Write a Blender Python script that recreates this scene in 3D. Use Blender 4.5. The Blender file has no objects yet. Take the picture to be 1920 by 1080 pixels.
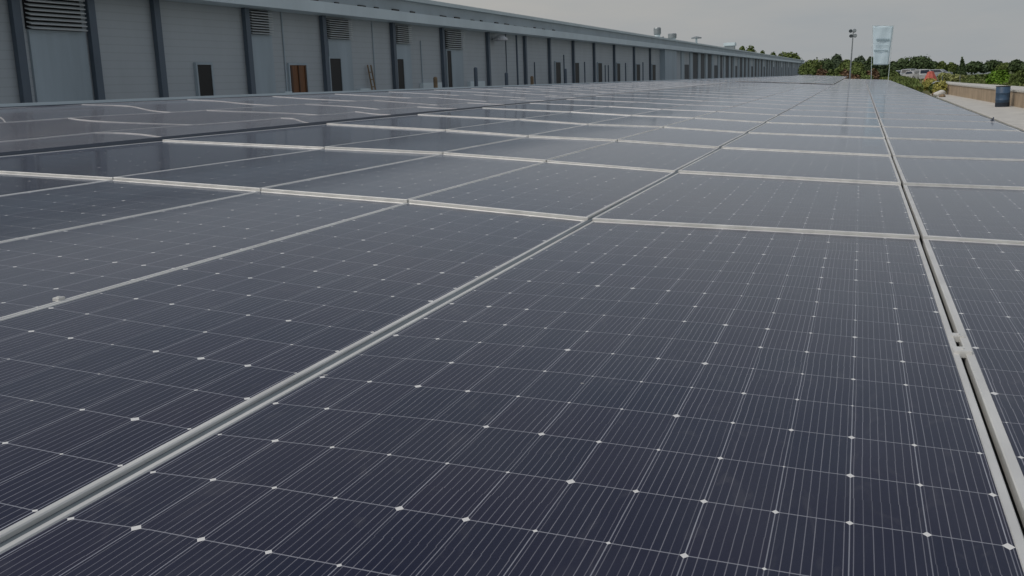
import bpy, bmesh, math, random
from mathutils import Vector, Matrix
random.seed(7)
S = bpy.context.scene
col = S.collection
G = 1.9                                  # eye height above the ground

# ------------------------------------------------------------------ camera
F = 1900.0
def nrm(v): return v.normalized()
d0 = Vector((1615-960, -(130-540), -F))
Yc = nrm(d0)
a_ = 350.0
b_ = (F*F + a_*(1615-960)) / (540-130)
Zc = nrm(-Vector((a_, -b_, -F)))
Xc = Yc.cross(Zc)
R3 = Matrix((Xc, Yc, Zc))                # camera -> world
cd = bpy.data.cameras.new("camera"); cam = bpy.data.objects.new("camera", cd); col.objects.link(cam)
cam.matrix_world = Matrix.Translation((0, 0, G)) @ R3.to_4x4()
cd.sensor_width = 36; cd.lens = 36*F/1920; cd.clip_end = 5000; cd.clip_start = 0.02
S.camera = cam
def ray(px, py=None):
    """direction through a photo pixel, scaled to 1 m forward; py None = level"""
    if py is None: py = 130-0.0374*(px-1615)
    q = R3 @ Vector((px-960, -(py-540), -F)); return q/q.y
def atX(px, Y): return ray(px).x*Y
def atZ(px, py, Y): return ray(px, py).z*Y

# ------------------------------------------------------------------ world, sun, exposure
W = bpy.data.worlds.new("World"); S.world = W; W.use_nodes = True
nt = W.node_tree; N = nt.nodes; L = nt.links; N.clear()
SUN_EL, SUN_AZ = math.radians(52), math.radians(222)
out = N.new('ShaderNodeOutputWorld'); bg = N.new('ShaderNodeBackground'); L.new(bg.outputs[0], out.inputs[0])
sky = N.new('ShaderNodeTexSky'); sky.sky_type = 'NISHITA'; sky.sun_disc = False
sky.sun_elevation = SUN_EL; sky.sun_rotation = SUN_AZ; sky.air_density = 1.2; sky.dust_density = 4
hs = N.new('ShaderNodeHueSaturation'); hs.inputs['Saturation'].default_value = 0.8; L.new(sky.outputs[0], hs.inputs['Color'])
tc = N.new('ShaderNodeTexCoord'); mp = N.new('ShaderNodeMapping'); mp.inputs['Scale'].default_value = (1, 1, 5)
L.new(tc.outputs['Generated'], mp.inputs['Vector'])
no = N.new('ShaderNodeTexNoise'); no.inputs['Scale'].default_value = 2.2; no.inputs['Detail'].default_value = 5; no.inputs['Roughness'].default_value = .55
L.new(mp.outputs[0], no.inputs['Vector'])
cr = N.new('ShaderNodeValToRGB'); cr.color_ramp.elements[0].position = .3; cr.color_ramp.elements[1].position = .7
cr.color_ramp.elements[0].color = (3.3, 3.6, 3.85, 1); cr.color_ramp.elements[1].color = (4.55, 4.42, 4.2, 1)
L.new(no.outputs[0], cr.inputs[0])
mx = N.new('ShaderNodeMixRGB'); sz = N.new('ShaderNodeSeparateXYZ'); L.new(tc.outputs['Generated'], sz.inputs[0])
el = N.new('ShaderNodeMapRange'); el.inputs[1].default_value = .05; el.inputs[2].default_value = .75; el.inputs[3].default_value = .92; el.inputs[4].default_value = .25
L.new(sz.outputs['Z'], el.inputs[0]); L.new(el.outputs[0], mx.inputs[0]); L.new(hs.outputs[0], mx.inputs[1]); L.new(cr.outputs[0], mx.inputs[2])
L.new(mx.outputs[0], bg.inputs[0]); bg.inputs[1].default_value = .1
sl = bpy.data.lights.new("sun", 'SUN'); sl.energy = 0.9; sl.angle = math.radians(14); sl.color = (1, .96, .9)
so = bpy.data.objects.new("sun", sl); col.objects.link(so)
sd = Vector((math.sin(SUN_AZ)*math.cos(SUN_EL), math.cos(SUN_AZ)*math.cos(SUN_EL), math.sin(SUN_EL)))
so.rotation_euler = sd.to_track_quat('Z', 'Y').to_euler()
S.view_settings.view_transform = 'Standard'; S.view_settings.look = 'None'
S.view_settings.exposure = 0; S.view_settings.gamma = 1

# ------------------------------------------------------------------ helpers
def mat(name, c, rough=.7, metal=0, noise=None, ior=1.45, bump=None, line=None):
    """noise=(scale, amount) breaks the colour up; bump=(scale,strength,stretch); line=(pitch, darken) horizontal board joints"""
    m = bpy.data.materials.new(name); m.use_nodes = True
    n = m.node_tree.nodes; l = m.node_tree.links; p = n['Principled BSDF']
    p.inputs['Base Color'].default_value = (*c, 1); p.inputs['Roughness'].default_value = rough
    p.inputs['Metallic'].default_value = metal; p.inputs['IOR'].default_value = ior
    g = n.new('ShaderNodeNewGeometry'); src = None
    if noise:
        x = n.new('ShaderNodeTexNoise'); x.inputs['Scale'].default_value = noise[0]; x.inputs['Detail'].default_value = 6; x.inputs['Roughness'].default_value = .6
        if len(noise) > 2:
            mpp = n.new('ShaderNodeMapping'); mpp.inputs['Scale'].default_value = noise[2]; mpp.inputs['Location'].default_value = (.37, .71, .53); mpp.inputs['Rotation'].default_value = (.03, .05, .31); l.new(g.outputs['Position'], mpp.inputs[0]); l.new(mpp.outputs[0], x.inputs['Vector'])
        else: l.new(g.outputs['Position'], x.inputs['Vector'])
        r = n.new('ShaderNodeMapRange'); r.inputs[1].default_value = .3; r.inputs[2].default_value = .7
        r.inputs[3].default_value = 1-noise[1]; r.inputs[4].default_value = 1+noise[1]; l.new(x.outputs[0], r.inputs[0])
        v = n.new('ShaderNodeVectorMath'); v.operation = 'SCALE'; v.inputs[0].default_value = c; l.new(r.outputs[0], v.inputs['Scale']); src = v.outputs[0]
    if line:
        sx = n.new('ShaderNodeSeparateXYZ'); l.new(g.outputs['Position'], sx.inputs[0])
        d = n.new('ShaderNodeMath'); d.operation = 'DIVIDE'; d.inputs[1].default_value = line[0]; l.new(sx.outputs['Z'], d.inputs[0])
        f = n.new('ShaderNodeMath'); f.operation = 'FRACT'; l.new(d.outputs[0], f.inputs[0])
        r2 = n.new('ShaderNodeMapRange'); r2.inputs[1].default_value = .0; r2.inputs[2].default_value = .16; r2.inputs[3].default_value = line[1]; r2.inputs[4].default_value = 1; l.new(f.outputs[0], r2.inputs[0])
        v2 = n.new('ShaderNodeVectorMath'); v2.operation = 'SCALE'
        if src: l.new(src, v2.inputs[0])
        else: v2.inputs[0].default_value = c
        l.new(r2.outputs[0], v2.inputs['Scale']); src = v2.outputs[0]
    if src: l.new(src, p.inputs['Base Color'])
    if bump:
        x = n.new('ShaderNodeTexNoise'); x.inputs['Scale'].default_value = bump[0]; x.inputs['Detail'].default_value = 4; l.new(g.outputs['Position'], x.inputs['Vector'])
        b = n.new('ShaderNodeBump'); b.inputs['Strength'].default_value = bump[1]; b.inputs['Distance'].default_value = .02
        l.new(x.outputs[0], b.inputs['Height']); l.new(b.outputs[0], p.inputs['Normal'])
    return m

def leafmat(name, c, var=.45):
    m = bpy.data.materials.new(name); m.use_nodes = True
    n = m.node_tree.nodes; l = m.node_tree.links; p = n['Principled BSDF']; p.inputs['Roughness'].default_value = .75
    p.inputs['IOR'].default_value = 1.25
    g = n.new('ShaderNodeNewGeometry')
    x = n.new('ShaderNodeTexNoise'); x.inputs['Scale'].default_value = .9; x.inputs['Detail'].default_value = 3; l.new(g.outputs['Position'], x.inputs['Vector'])
    ad = n.new('ShaderNodeMath'); ad.operation = 'ADD'; l.new(g.outputs['Random Per Island'], ad.inputs[0]); l.new(x.outputs[0], ad.inputs[1])
    r = n.new('ShaderNodeMapRange'); r.inputs[1].default_value = .3; r.inputs[2].default_value = 1.7; r.inputs[3].default_value = 1-var; r.inputs[4].default_value = 1+var; l.new(ad.outputs[0], r.inputs[0])
    v = n.new('ShaderNodeVectorMath'); v.operation = 'SCALE'; v.inputs[0].default_value = c; l.new(r.outputs[0], v.inputs['Scale'])
    l.new(v.outputs[0], p.inputs['Base Color'])
    return m

def mkobj(name, bm, m, parent=None, smooth=False):
    me = bpy.data.meshes.new(name); bmesh.ops.recalc_face_normals(bm, faces=bm.faces); bm.to_mesh(me); bm.free()
    if smooth:
        for p in me.polygons: p.use_smooth = True
    me.materials.append(m) if not isinstance(m, (list, tuple)) else [me.materials.append(k) for k in m]
    o = bpy.data.objects.new(name, me); col.objects.link(o)
    if parent: o.parent = parent
    return o
def thing(name, label, cat, group=None, loc=(0, 0, 0)):
    o = bpy.data.objects.new(name, None); col.objects.link(o); o.location = loc; o.empty_display_size = .2
    o['label'] = label; o['category'] = cat
    if group: o['group'] = group
    return o
def tag(o, label, cat, group=None):
    o['label'] = label; o['category'] = cat
    if group: o['group'] = group
    return o
def box(bm, x0, x1, y0, y1, z0, z1, bev=0):
    vs = [bm.verts.new((x, y, z)) for z in (z0, z1) for y in (y0, y1) for x in (x0, x1)]
    fs = [(0, 2, 3, 1), (4, 5, 7, 6), (0, 1, 5, 4), (2, 6, 7, 3), (0, 4, 6, 2), (1, 3, 7, 5)]
    ff = [bm.faces.new([vs[i] for i in f]) for f in fs]
    if bev:
        es = list({e for f in ff for e in f.edges}); bmesh.ops.bevel(bm, geom=es, offset=bev, segments=2, affect='EDGES')
    return ff
def tube(bm, p, q, r0, r1=None, n=8, caps=True):
    r1 = r0 if r1 is None else r1
    p = Vector(p); q = Vector(q); d = (q-p).normalized(); u = d.orthogonal().normalized(); w = d.cross(u)
    A = [bm.verts.new(p+(u*math.cos(t)+w*math.sin(t))*r0) for t in [k*2*math.pi/n for k in range(n)]]
    B = [bm.verts.new(q+(u*math.cos(t)+w*math.sin(t))*r1) for t in [k*2*math.pi/n for k in range(n)]]
    for k in range(n): bm.faces.new((A[k], A[(k+1) % n], B[(k+1) % n], B[k]))
    if caps: bm.faces.new(A[::-1]); bm.faces.new(B)
def lathe(bm, prof, c=(0, 0, 0), n=24):
    rings = []
    for r, z in prof: rings.append([bm.verts.new((c[0]+r*math.cos(k*2*math.pi/n), c[1]+r*math.sin(k*2*math.pi/n), c[2]+z)) for k in range(n)])
    for A, B in zip(rings, rings[1:]):
        for k in range(n): bm.faces.new((A[k], A[(k+1) % n], B[(k+1) % n], B[k]))
    bm.faces.new(rings[0][::-1]); bm.faces.new(rings[-1])

# ------------------------------------------------------------------ materials
M = {}
M['alu'] = mat('aluminium', (.66, .66, .635), .42, .25, noise=(9, .12, (1, .25, 1)))
M['alu_thin'] = mat('dull_aluminium', (.50, .50, .50), .5, .2, noise=(5, .15))  # darker frame tone that lowers contrast on the left table and distant rows
M['alu_dark'] = mat('dark_aluminium', (.10, .12, .155), .5, .3)
M['rail'] = mat('rail_grey', (.13, .155, .17), .5, .2, noise=(12, .2, (1, .3, 1)))
M['wall'] = mat('siding', (.425, .465, .49), .7, noise=(.43, .07, (1, 1.3, .5)), line=(.2, .84))
M['panel_wall'] = mat('smooth_cladding', (.36, .43, .475), .65, noise=(.9, .12, (1, 1.4, .2)))
M['column'] = mat('column_paint', (.10, .13, .165), .6, noise=(1.5, .15, (1, 1, .3)))
M['fascia'] = mat('fascia_metal', (.60, .69, .72), .6, noise=(.5, .08, (1, 1, .3)))
M['upper'] = mat('upper_cladding', (.36, .41, .43), .7, noise=(.5, .1, (1, 1, .4)))
M['roof'] = mat('roof_metal', (.55, .63, .64), .55, noise=(.5, .07))
M['shutter'] = mat('shutter_dark', (.035, .045, .055), .6, noise=(.5, .4))
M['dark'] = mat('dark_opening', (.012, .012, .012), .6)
M['louver'] = mat('louver_slat', (.62, .66, .67), .5)
M['wood'] = mat('door_wood', (.16, .062, .018), .55, noise=(4, .35, (3, 3, .4)))
M['conc'] = mat('concrete', (.52, .51, .47), .85, noise=(1.3, .12), bump=(30, .3))
M['gravel'] = mat('pale_gravel', (.52, .51, .49), .95, noise=(6, .25), bump=(25, .8))
M['yard'] = mat('yard_concrete', (.25, .26, .26), .9, noise=(.6, .15), bump=(12, .3))
M['field'] = mat('rough_ground', (.10, .12, .045), .95, noise=(.25, .35), bump=(3, .6))
M['tan'] = mat('tan_wall', (.40, .31, .215), .9, noise=(2.2, .22, (1, 1, .5)), bump=(20, .3))
M['bark'] = mat('bark', (.09, .07, .05), .9, noise=(5, .3))
M['steel'] = mat('galvanised', (.28, .31, .32), .45, .5)
M['lamp'] = mat('lamp_housing', (.16, .19, .2), .4, .3)
M['lens'] = mat('lamp_glass', (.5, .52, .53), .15)
M['banner'] = mat('banner_cloth', (.62, .76, .84), .8, noise=(.7, .05))
M['print'] = mat('banner_print', (.30, .40, .45), .8)
M['red'] = mat('red_canvas', (.50, .12, .09), .7, noise=(2.5, .12))
M['blue'] = mat('drum_blue', (.045, .088, .15), .5, noise=(4, .25, (1, 1, .6)), bump=(8, .2))
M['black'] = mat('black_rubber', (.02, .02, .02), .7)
M['white'] = mat('white_paint', (.5, .51, .52), .3)
M['grey_paint'] = mat('grey_paint', (.3, .33, .36), .35)
M['glass'] = mat('car_glass', (.02, .03, .045), .08)
M['sack'] = mat('white_sack', (.6, .59, .55), .8, bump=(10, .8))
M['rust'] = mat('rusty_brown', (.22, .16, .1), .8, noise=(4, .3))

def cellmat(name, cw, ch, dustc=(.10, .11, .13, 1), d0=.0, d1=.12, tint=(.90, .94, 1, 1), soft=.36):
    m = bpy.data.materials.new(name); m.use_nodes = True
    n = m.node_tree.nodes; l = m.node_tree.links; p = n['Principled BSDF']
    uv = n.new('ShaderNodeUVMap'); uv.uv_map = 'cells'
    def M1(op, a, b=None, c=None):
        x = n.new('ShaderNodeMath'); x.operation = op
        for i, v in enumerate((a, b, c)):
            if v is None: continue
            if isinstance(v, (int, float)): x.inputs[i].default_value = v
            else: l.new(v, x.inputs[i])
        return x.outputs[0]
    def step(v, lo, hi, a=1., b=0.):
        x = n.new('ShaderNodeMapRange'); x.interpolation_type = 'SMOOTHSTEP'
        x.inputs[1].default_value = lo; x.inputs[2].default_value = hi; x.inputs[3].default_value = a; x.inputs[4].default_value = b
        l.new(v, x.inputs[0]); return x.outputs[0]
    geo = n.new('ShaderNodeNewGeometry')
    nz = n.new('ShaderNodeTexNoise'); nz.inputs['Scale'].default_value = 1.4; nz.inputs['Detail'].default_value = 2; l.new(geo.outputs['Position'], nz.inputs['Vector'])
    sp = n.new('ShaderNodeSeparateXYZ'); l.new(uv.outputs[0], sp.inputs[0])
    wob = M1('MULTIPLY', M1('SUBTRACT', nz.outputs[0], .5), .045)
    u = M1('ADD', sp.outputs[0], wob); v = sp.outputs[1]
    ru = M1('ROUND', u); rv = M1('ROUND', v)
    du = M1('MULTIPLY', M1('ABSOLUTE', M1('SUBTRACT', u, ru)), cw)
    dv = M1('MULTIPLY', M1('ABSOLUTE', M1('SUBTRACT', v, rv)), ch)
    # random numbers per crossing, per column joint, per cell
    def rnd(a, b, sc=1.0):
        w = n.new('ShaderNodeTexWhiteNoise'); w.noise_dimensions = '3D'; c = n.new('ShaderNodeCombineXYZ')
        l.new(a, c.inputs[0])
        if b is not None: l.new(b, c.inputs[1])
        oi = n.new('ShaderNodeObjectInfo'); l.new(oi.outputs['Random'], c.inputs[2]); l.new(c.outputs[0], w.inputs['Vector']); return w.outputs[0]
    rc = rnd(ru, rv)
    odd = M1('ABSOLUTE', M1('MODULO', rv, 2.0))
    size = M1('ADD', M1('ADD', .0085, M1('MULTIPLY', odd, -.0025)), M1('MULTIPLY', M1('SUBTRACT', rc, .5), .009))
    dia = M1('LESS_THAN', M1('ADD', du, M1('MULTIPLY', dv, .8)), size)
    lu = M1('MULTIPLY', step(du, .0006, .0018), M1('ADD', .45, M1('MULTIPLY', rnd(ru, M1('FLOOR', v)), .55)))
    lv = M1('MULTIPLY', step(dv, .0008, .0025), .75)
    grid = M1('MAXIMUM', lu, lv)
    # bus bars: nine wires per cell, each cell's set a little different
    fb = M1('SUBTRACT', M1('FRACT', M1('MULTIPLY', M1('ADD', u, M1('MULTIPLY', rnd(M1('FLOOR', u), rv), .015)), 8.0)), .5)
    bb = M1('MULTIPLY', step(M1('MULTIPLY', M1('ABSOLUTE', fb), cw/8), .0005, .0014), M1('ADD', .21, M1('MULTIPLY', rnd(M1('FLOOR', M1('MULTIPLY', u, 8)), M1('FLOOR', v)), .28)))
    # fine fingers across, barely seen
    mixc = n.new('ShaderNodeMixRGB'); rcell = rnd(M1('FLOOR', u), M1('FLOOR', v)); l.new(rcell, mixc.inputs[0])
    mixc.inputs[1].default_value = (.004, .0055, .024, 1); mixc.inputs[2].default_value = (.0085, .0070, .026, 1)
    n2 = n.new('ShaderNodeTexNoise'); n2.inputs['Scale'].default_value = 1.1; n2.inputs['Detail'].default_value = 8; n2.inputs['Roughness'].default_value = .65; mq = n.new('ShaderNodeMapping'); mq.inputs['Scale'].default_value = (2.2, .8, 1); l.new(geo.outputs['Position'], mq.inputs[0]); l.new(mq.outputs[0], n2.inputs['Vector'])
    dust = n.new('ShaderNodeMixRGB'); dust.inputs[2].default_value = dustc; l.new(step(n2.outputs[0], .35, .75, d0, d1), dust.inputs[0]); l.new(mixc.outputs[0], dust.inputs[1])
    m1 = n.new('ShaderNodeMixRGB'); l.new(bb, m1.inputs[0]); l.new(dust.outputs[0], m1.inputs[1]); m1.inputs[2].default_value = (.38, .38, .42, 1)
    m2 = n.new('ShaderNodeMixRGB'); l.new(grid, m2.inputs[0]); l.new(m1.outputs[0], m2.inputs[1]); m2.inputs[2].default_value = (.33, .34, .38, 1)
    m3 = n.new('ShaderNodeMixRGB'); l.new(dia, m3.inputs[0]); l.new(m2.outputs[0], m3.inputs[1]); m3.inputs[2].default_value = (.72, .72, .70, 1)
    l.new(m3.outputs[0], p.inputs['Base Color'])
    rr = n.new('ShaderNodeMapRange'); rr.inputs[1].default_value = .3; rr.inputs[2].default_value = .7; rr.inputs[3].default_value = .05; rr.inputs[4].default_value = .11
    l.new(n2.outputs[0], rr.inputs[0])
    vo = n.new('ShaderNodeTexVoronoi'); vo.inputs['Scale'].default_value = 5.5; l.new(geo.outputs['Position'], vo.inputs['Vector'])
    vs_ = n.new('ShaderNodeSeparateXYZ'); l.new(vo.outputs['Color'], vs_.inputs[0])
    spk = M1('MULTIPLY', M1('LESS_THAN', vo.outputs['Distance'], M1('MULTIPLY', M1('GREATER_THAN', vs_.outputs[0], .86), M1('MULTIPLY', vs_.outputs[1], .05))), .5)
    m4 = n.new('ShaderNodeMixRGB'); l.new(spk, m4.inputs[0]); l.new(m3.outputs[0], m4.inputs[1]); m4.inputs[2].default_value = (.45, .44, .40, 1)
    wv = n.new('ShaderNodeTexNoise'); wv.inputs['Scale'].default_value = 6; wv.inputs['Detail'].default_value = 6; wv.inputs['Distortion'].default_value = 1.5; l.new(mq.outputs[0], wv.inputs['Vector'])
    m5 = n.new('ShaderNodeMixRGB'); l.new(step(wv.outputs[0], .56, .72, 0., .05), m5.inputs[0]); l.new(m4.outputs[0], m5.inputs[1]); m5.inputs[2].default_value = (.30, .29, .28, 1); m3 = m5
    # coated solar glass: diffuse cells below, a clear and a soft bluish reflection above
    n.remove(p)
    df = n.new('ShaderNodeBsdfDiffuse'); l.new(m3.outputs[0], df.inputs[0])
    g1 = n.new('ShaderNodeBsdfGlossy'); g1.distribution = 'MULTI_GGX'; g1.inputs['Color'].default_value = tint; l.new(rr.outputs[0], g1.inputs['Roughness'])
    g2 = n.new('ShaderNodeBsdfGlossy'); g2.distribution = 'MULTI_GGX'; g2.inputs['Color'].default_value = tint; g2.inputs['Roughness'].default_value = .27
    mg = n.new('ShaderNodeMixShader'); mg.inputs[0].default_value = soft; l.new(g1.outputs[0], mg.inputs[1]); l.new(g2.outputs[0], mg.inputs[2])
    fr = n.new('ShaderNodeFresnel'); fr.inputs['IOR'].default_value = 1.275
    ms = n.new('ShaderNodeMixShader'); l.new(fr.outputs[0], ms.inputs[0]); l.new(df.outputs[0], ms.inputs[1]); l.new(mg.outputs[0], ms.inputs[2])
    l.new(ms.outputs[0], n['Material Output'].inputs['Surface'])
    return m
M['cells'] = cellmat('solar_cells', .155, .265)
M['dust_reflect'] = cellmat('dust_and_reflection_cells', .155, .265, (.20, .175, .165, 1), .22, .42, (.86, .88, .92, 1), .6)  # dust mix also stands for the brown warehouse reflection, put into the colour

# ------------------------------------------------------------------ setting: ground
def sheet(name, pts, z, m, kind='structure'):
    bm = bmesh.new(); bm.faces.new([bm.verts.new((x, y, z)) for x, y in pts])
    o = mkobj(name, bm, m); o['kind'] = kind; return o
sheet('ground', [(-2500, -400), (2500, -400), (2500, 4000), (-2500, 4000)], 0, M['field'])
sheet('yard', [(-18, -40), (3.2, -40), (3.2, 360), (-18, 360)], .004, M['yard'])
sheet('gravel_strip', [(3.204, -20), (4.28, -20), (4.28, 84), (3.204, 84)], .006, M['gravel'])

# pavement slab with a kerb facing the panels
wall_line = [(8.1, 8), (6.85, 36), (6.46, 47.35), (5.39, 76.1)]
bm = bmesh.new()
pv = [(4.3, 2), (8.3, 2), (6.87, 36), (6.48, 47.35), (5.42, 76), (4.5, 76)]
lo = [bm.verts.new((x, y, 0)) for x, y in pv]; hi = [bm.verts.new((x, y, .06)) for x, y in pv]
bm.faces.new(hi)
for k in range(len(pv)): bm.faces.new((lo[k], lo[(k+1) % len(pv)], hi[(k+1) % len(pv)], hi[k]))
o = mkobj('pavement', bm, M['conc']); o['kind'] = 'structure'

# low tan retaining wall with pale coping, road on the terrace behind
tw = thing('retaining_wall', 'low tan rendered wall with pale concrete coping along the pavement', 'wall', loc=(6.4, 47, 0))
wl = [(9.2, 2), (6.87, 36), (6.48, 47.35), (5.42, 76), (5.2, 83)]
def strip(pts, off0, off1, z0, z1, y_org):
    bm = bmesh.new(); A = []
    for (x, y) in pts: A.append([bm.verts.new((x+off-y_org[0], y-y_org[1], z)) for off, z in ((off0, z0), (off1, z0), (off1, z1), (off0, z1))])
    for P, Q in zip(A, A[1:]):
        for k in range(4): bm.faces.new((P[k], P[(k+1) % 4], Q[(k+1) % 4], Q[k]))
    bm.faces.new(A[0]); bm.faces.new(A[-1][::-1]); return bm
mkobj('wall_body', strip(wl, 0, .3, 0, .70, (6.4, 47)), M['tan'], tw)
mkobj('coping', strip(wl, -.04, .95, .702, .78, (6.4, 47)), M['conc'], tw)
bm = bmesh.new()
tp = [(9.6, 2), (18, 2), (14, 30), (7.75, 57), (6.1, 83), (5.6, 83), (5.8, 76), (6.86, 47.35), (7.25, 36)]
bm.faces.new([bm.verts.new((x, y, .76)) for x, y in tp]); bmesh.ops.extrude_face_region(bm, geom=list(bm.faces))
for v in list(bm.verts)[:len(tp)]: v.co.z = 0
o = mkobj('terrace_path', bm, M['conc']); o['kind'] = 'structure'

# ------------------------------------------------------------------ the solar array
XL = {'R': 2.4, '1': .34, '2': -1.5, '3': -2.7, '4': -3.8, '5': -5.0, '6': -6.98, '6b': -7.03, 'm': -7.9, 'm2': -9.3, '7': -11.2}
ZX = [(2.4, -1.04), (.34, -.915), (-1.5, -.812), (-2.7, -.712), (-3.8, -.643), (-5, -.562), (-6.98, -.462), (-7.03, -.447), (-7.9, -.375), (-9.3, -.233), (-11.2, -.085)]
def zx(x):
    for (x1, z1), (x0, z0) in zip(ZX, ZX[1:]):
        if x0 <= x <= x1: return z0+(z1-z0)*(x-x0)/(x1-x0)
    return ZX[0][1] if x > 0 else ZX[-1][1]
def zs(x, y):
    z = zx(x)
    if x < -7.05: z -= max(0, y-15)*.0035 if x < -8 else max(0, y-15)*.0022   # the last table sags a little with distance
    return z+G
ROW = {'R': [6.1, 9.1, 12.0, 15.0, 17.9], '1': [5.95, 8.75, 11.63, 14.65, 17.6], '2': [5.8, 8.85, 11.8, 14.75, 17.7], '3': [5.85, 8.9, 11.8, 14.8, 17.75],
       '4': [5.9, 9.1, 11.8, 14.7, 17.8], '5': [5.9, 8.95, 12.1, 15.1, 18.1], '6': [5.95, 9.05, 12.6, 15.7, 18.8]}
def rowY(line, j):
    r = ROW[line]
    if j < 0: return .95
    if j < len(r): return r[j]
    st = {'5': 2.98, '6': 3.05}.get(line, 2.92)
    return r[-1]+(j-len(r)+1)*st
ORD = ['nearest', 'second', 'third', 'fourth', 'fifth', 'sixth', 'seventh', 'eighth', 'ninth', 'tenth', 'eleventh', 'twelfth', 'thirteenth', 'fourteenth', 'fifteenth', 'sixteenth', 'seventeenth', 'eighteenth', 'nineteenth', 'twentieth'] + \
      ['twenty-'+s for s in ('first', 'second', 'third', 'fourth', 'fifth', 'sixth', 'seventh', 'eighth', 'ninth')] + ['thirtieth'] + ['thirty-'+s for s in ('first', 'second', 'third', 'fourth', 'fifth')]

def panel(c00, c10, c01, c11, fl, fr, ff, fb, nu, nv, label, group, cat='solar panel', wave=None, thick=.036, seg=1, gl=.0, gr=.0, gy=.004, rec=.004, fm='alu', dust_reflect=False):
    """corners (x,y,z): 0/1 first index left/right, second near/far. fl.. flange widths, gl,gr,gy half gaps."""
    c00, c10, c01, c11 = map(Vector, (c00, c10, c01, c11))
    wid = (c10-c00).length; dep = (c01-c00).length
    org = (c00+c10+c01+c11)/4
    def P(s, t, dz=0):                    # s across metres-fraction, t along
        p = (c00*(1-s)+c10*s)*(1-t)+(c01*(1-s)+c11*s)*t
        if wave: p = p+wave(p)
        p = p-org; p.z += dz; return p
    root = thing('solar_panel', label, cat, group, loc=org)
    s0, s1 = gl/wid, 1-gr/wid; t0, t1 = gy/dep, 1-gy/dep
    i0, i1 = s0+fl/wid, s1-fr/wid; j0, j1 = t0+ff/dep, t1-fb/dep
    # frame: outer skirt, top flange with rounded outer lip, inner lip
    bm = bmesh.new(); K = seg
    def loop(a0, a1, b0, b1, dz):
        vs = []
        for k in range(K): vs.append(bm.verts.new(P(a0+(a1-a0)*k/K, b0, dz)))
        for k in range(K): vs.append(bm.verts.new(P(a1, b0+(b1-b0)*k/K, dz)))
        for k in range(K): vs.append(bm.verts.new(P(a1-(a1-a0)*k/K, b1, dz)))
        for k in range(K): vs.append(bm.verts.new(P(a0, b1-(b1-b0)*k/K, dz)))
        return vs
    e = .003
    Ls = [loop(s0, s1, t0, t1, -thick), loop(s0, s1, t0, t1, -e), loop(s0+e/wid, s1-e/wid, t0+e/dep, t1-e/dep, 0),
          loop(i0-.002/wid, i1+.002/wid, j0-.002/dep, j1+.002/dep, 0), loop(i0, i1, j0, j1, -rec)]
    for A, B in zip(Ls, Ls[1:]):
        n = len(A)
        for k in range(n): bm.faces.new((A[k], A[(k+1) % n], B[(k+1) % n], B[k]))
    mkobj('frame', bm, M[fm], root)
    bm = bmesh.new(); uvl = bm.loops.layers.uv.new('cells')
    mu = .012/(wid/nu); mv = .012/(dep/nv)
    g = {}
    for a in range(K+1):
        for b in range(K+1):
            g[a, b] = bm.verts.new(P(i0+(i1-i0)*a/K, j0+(j1-j0)*b/K, -rec+.0005))
    for a in range(K):
        for b in range(K):
            f = bm.faces.new((g[a, b], g[a+1, b], g[a+1, b+1], g[a, b+1]))
            for lp, (x, y) in zip(f.loops, ((a, b), (a+1, b), (a+1, b+1), (a, b+1))):
                lp[uvl].uv = (-mu+(nu+2*mu)*x/K, -mv+(nv+2*mv)*y/K)
    me = bpy.data.meshes.new('glass'); bm.to_mesh(me); bm.free(); me.materials.append(M['dust_reflect' if fm == 'alu_thin' and wave or dust_reflect else 'cells'])
    o = bpy.data.objects.new('glass', me); col.objects.link(o); o.parent = root
    return root

COLS = [('1', 'R', 'column on the pavement side, right of the dark gap', 12), ('2', '1', 'wide column left of the dark gap', 12), ('3', '2', 'second column left of the dark gap', 7),
        ('4', '3', 'third column left of the dark gap', 7), ('5', '4', 'fourth column left of the dark gap', 8), ('6', '5', 'fifth column left of the dark gap', 13)]
HG = {'R': 0, '1': .009, '2': .014, '3': .007, '4': .006, '5': .006, '6': .006}          # half gaps
FW = {'R': .02, '1': .022, '2': .018, '3': .013, '4': .012, '5': .012, '6': .02}
UP, DN = .013, -.013
for la, ra, cname, nu in COLS:
    nrows = 33 if la in '12' else 19
    for j in range(-1, nrows):
        if la == '6' and j == -1: pass
        ya0, ya1, yb0, yb1 = rowY(la, j), rowY(la, j+1), rowY(ra, j), rowY(ra, j+1)
        xa, xb = XL[la], XL[ra]
        jz = random.uniform(-.003, .003)
        nv = 19 if j == -1 else 11
        lab = 'solar panel, %s row, %s' % (ORD[j+1], cname)
        kk = (1, 1, .85, .65, .5, .38, .28, .2)[max(0, min(j, 7))] if j < 10 else .07
        UP, DN = .008*kk, -.009*kk
        panel((xa, ya0, zs(xa, ya0)+UP+jz), (xb, yb0, zs(xb, yb0)+UP+jz), (xa, ya1, zs(xa, ya1)+DN), (xb, yb1, zs(xb, yb1)+DN+jz),
              FW[la]*(1.25 if la == '1' else 1), FW[ra], .018, .016, nu, nv, lab, 'panels of the main array', gl=HG[la], gr=HG[ra], fm='alu' if j < 5 else 'alu_thin')

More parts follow.
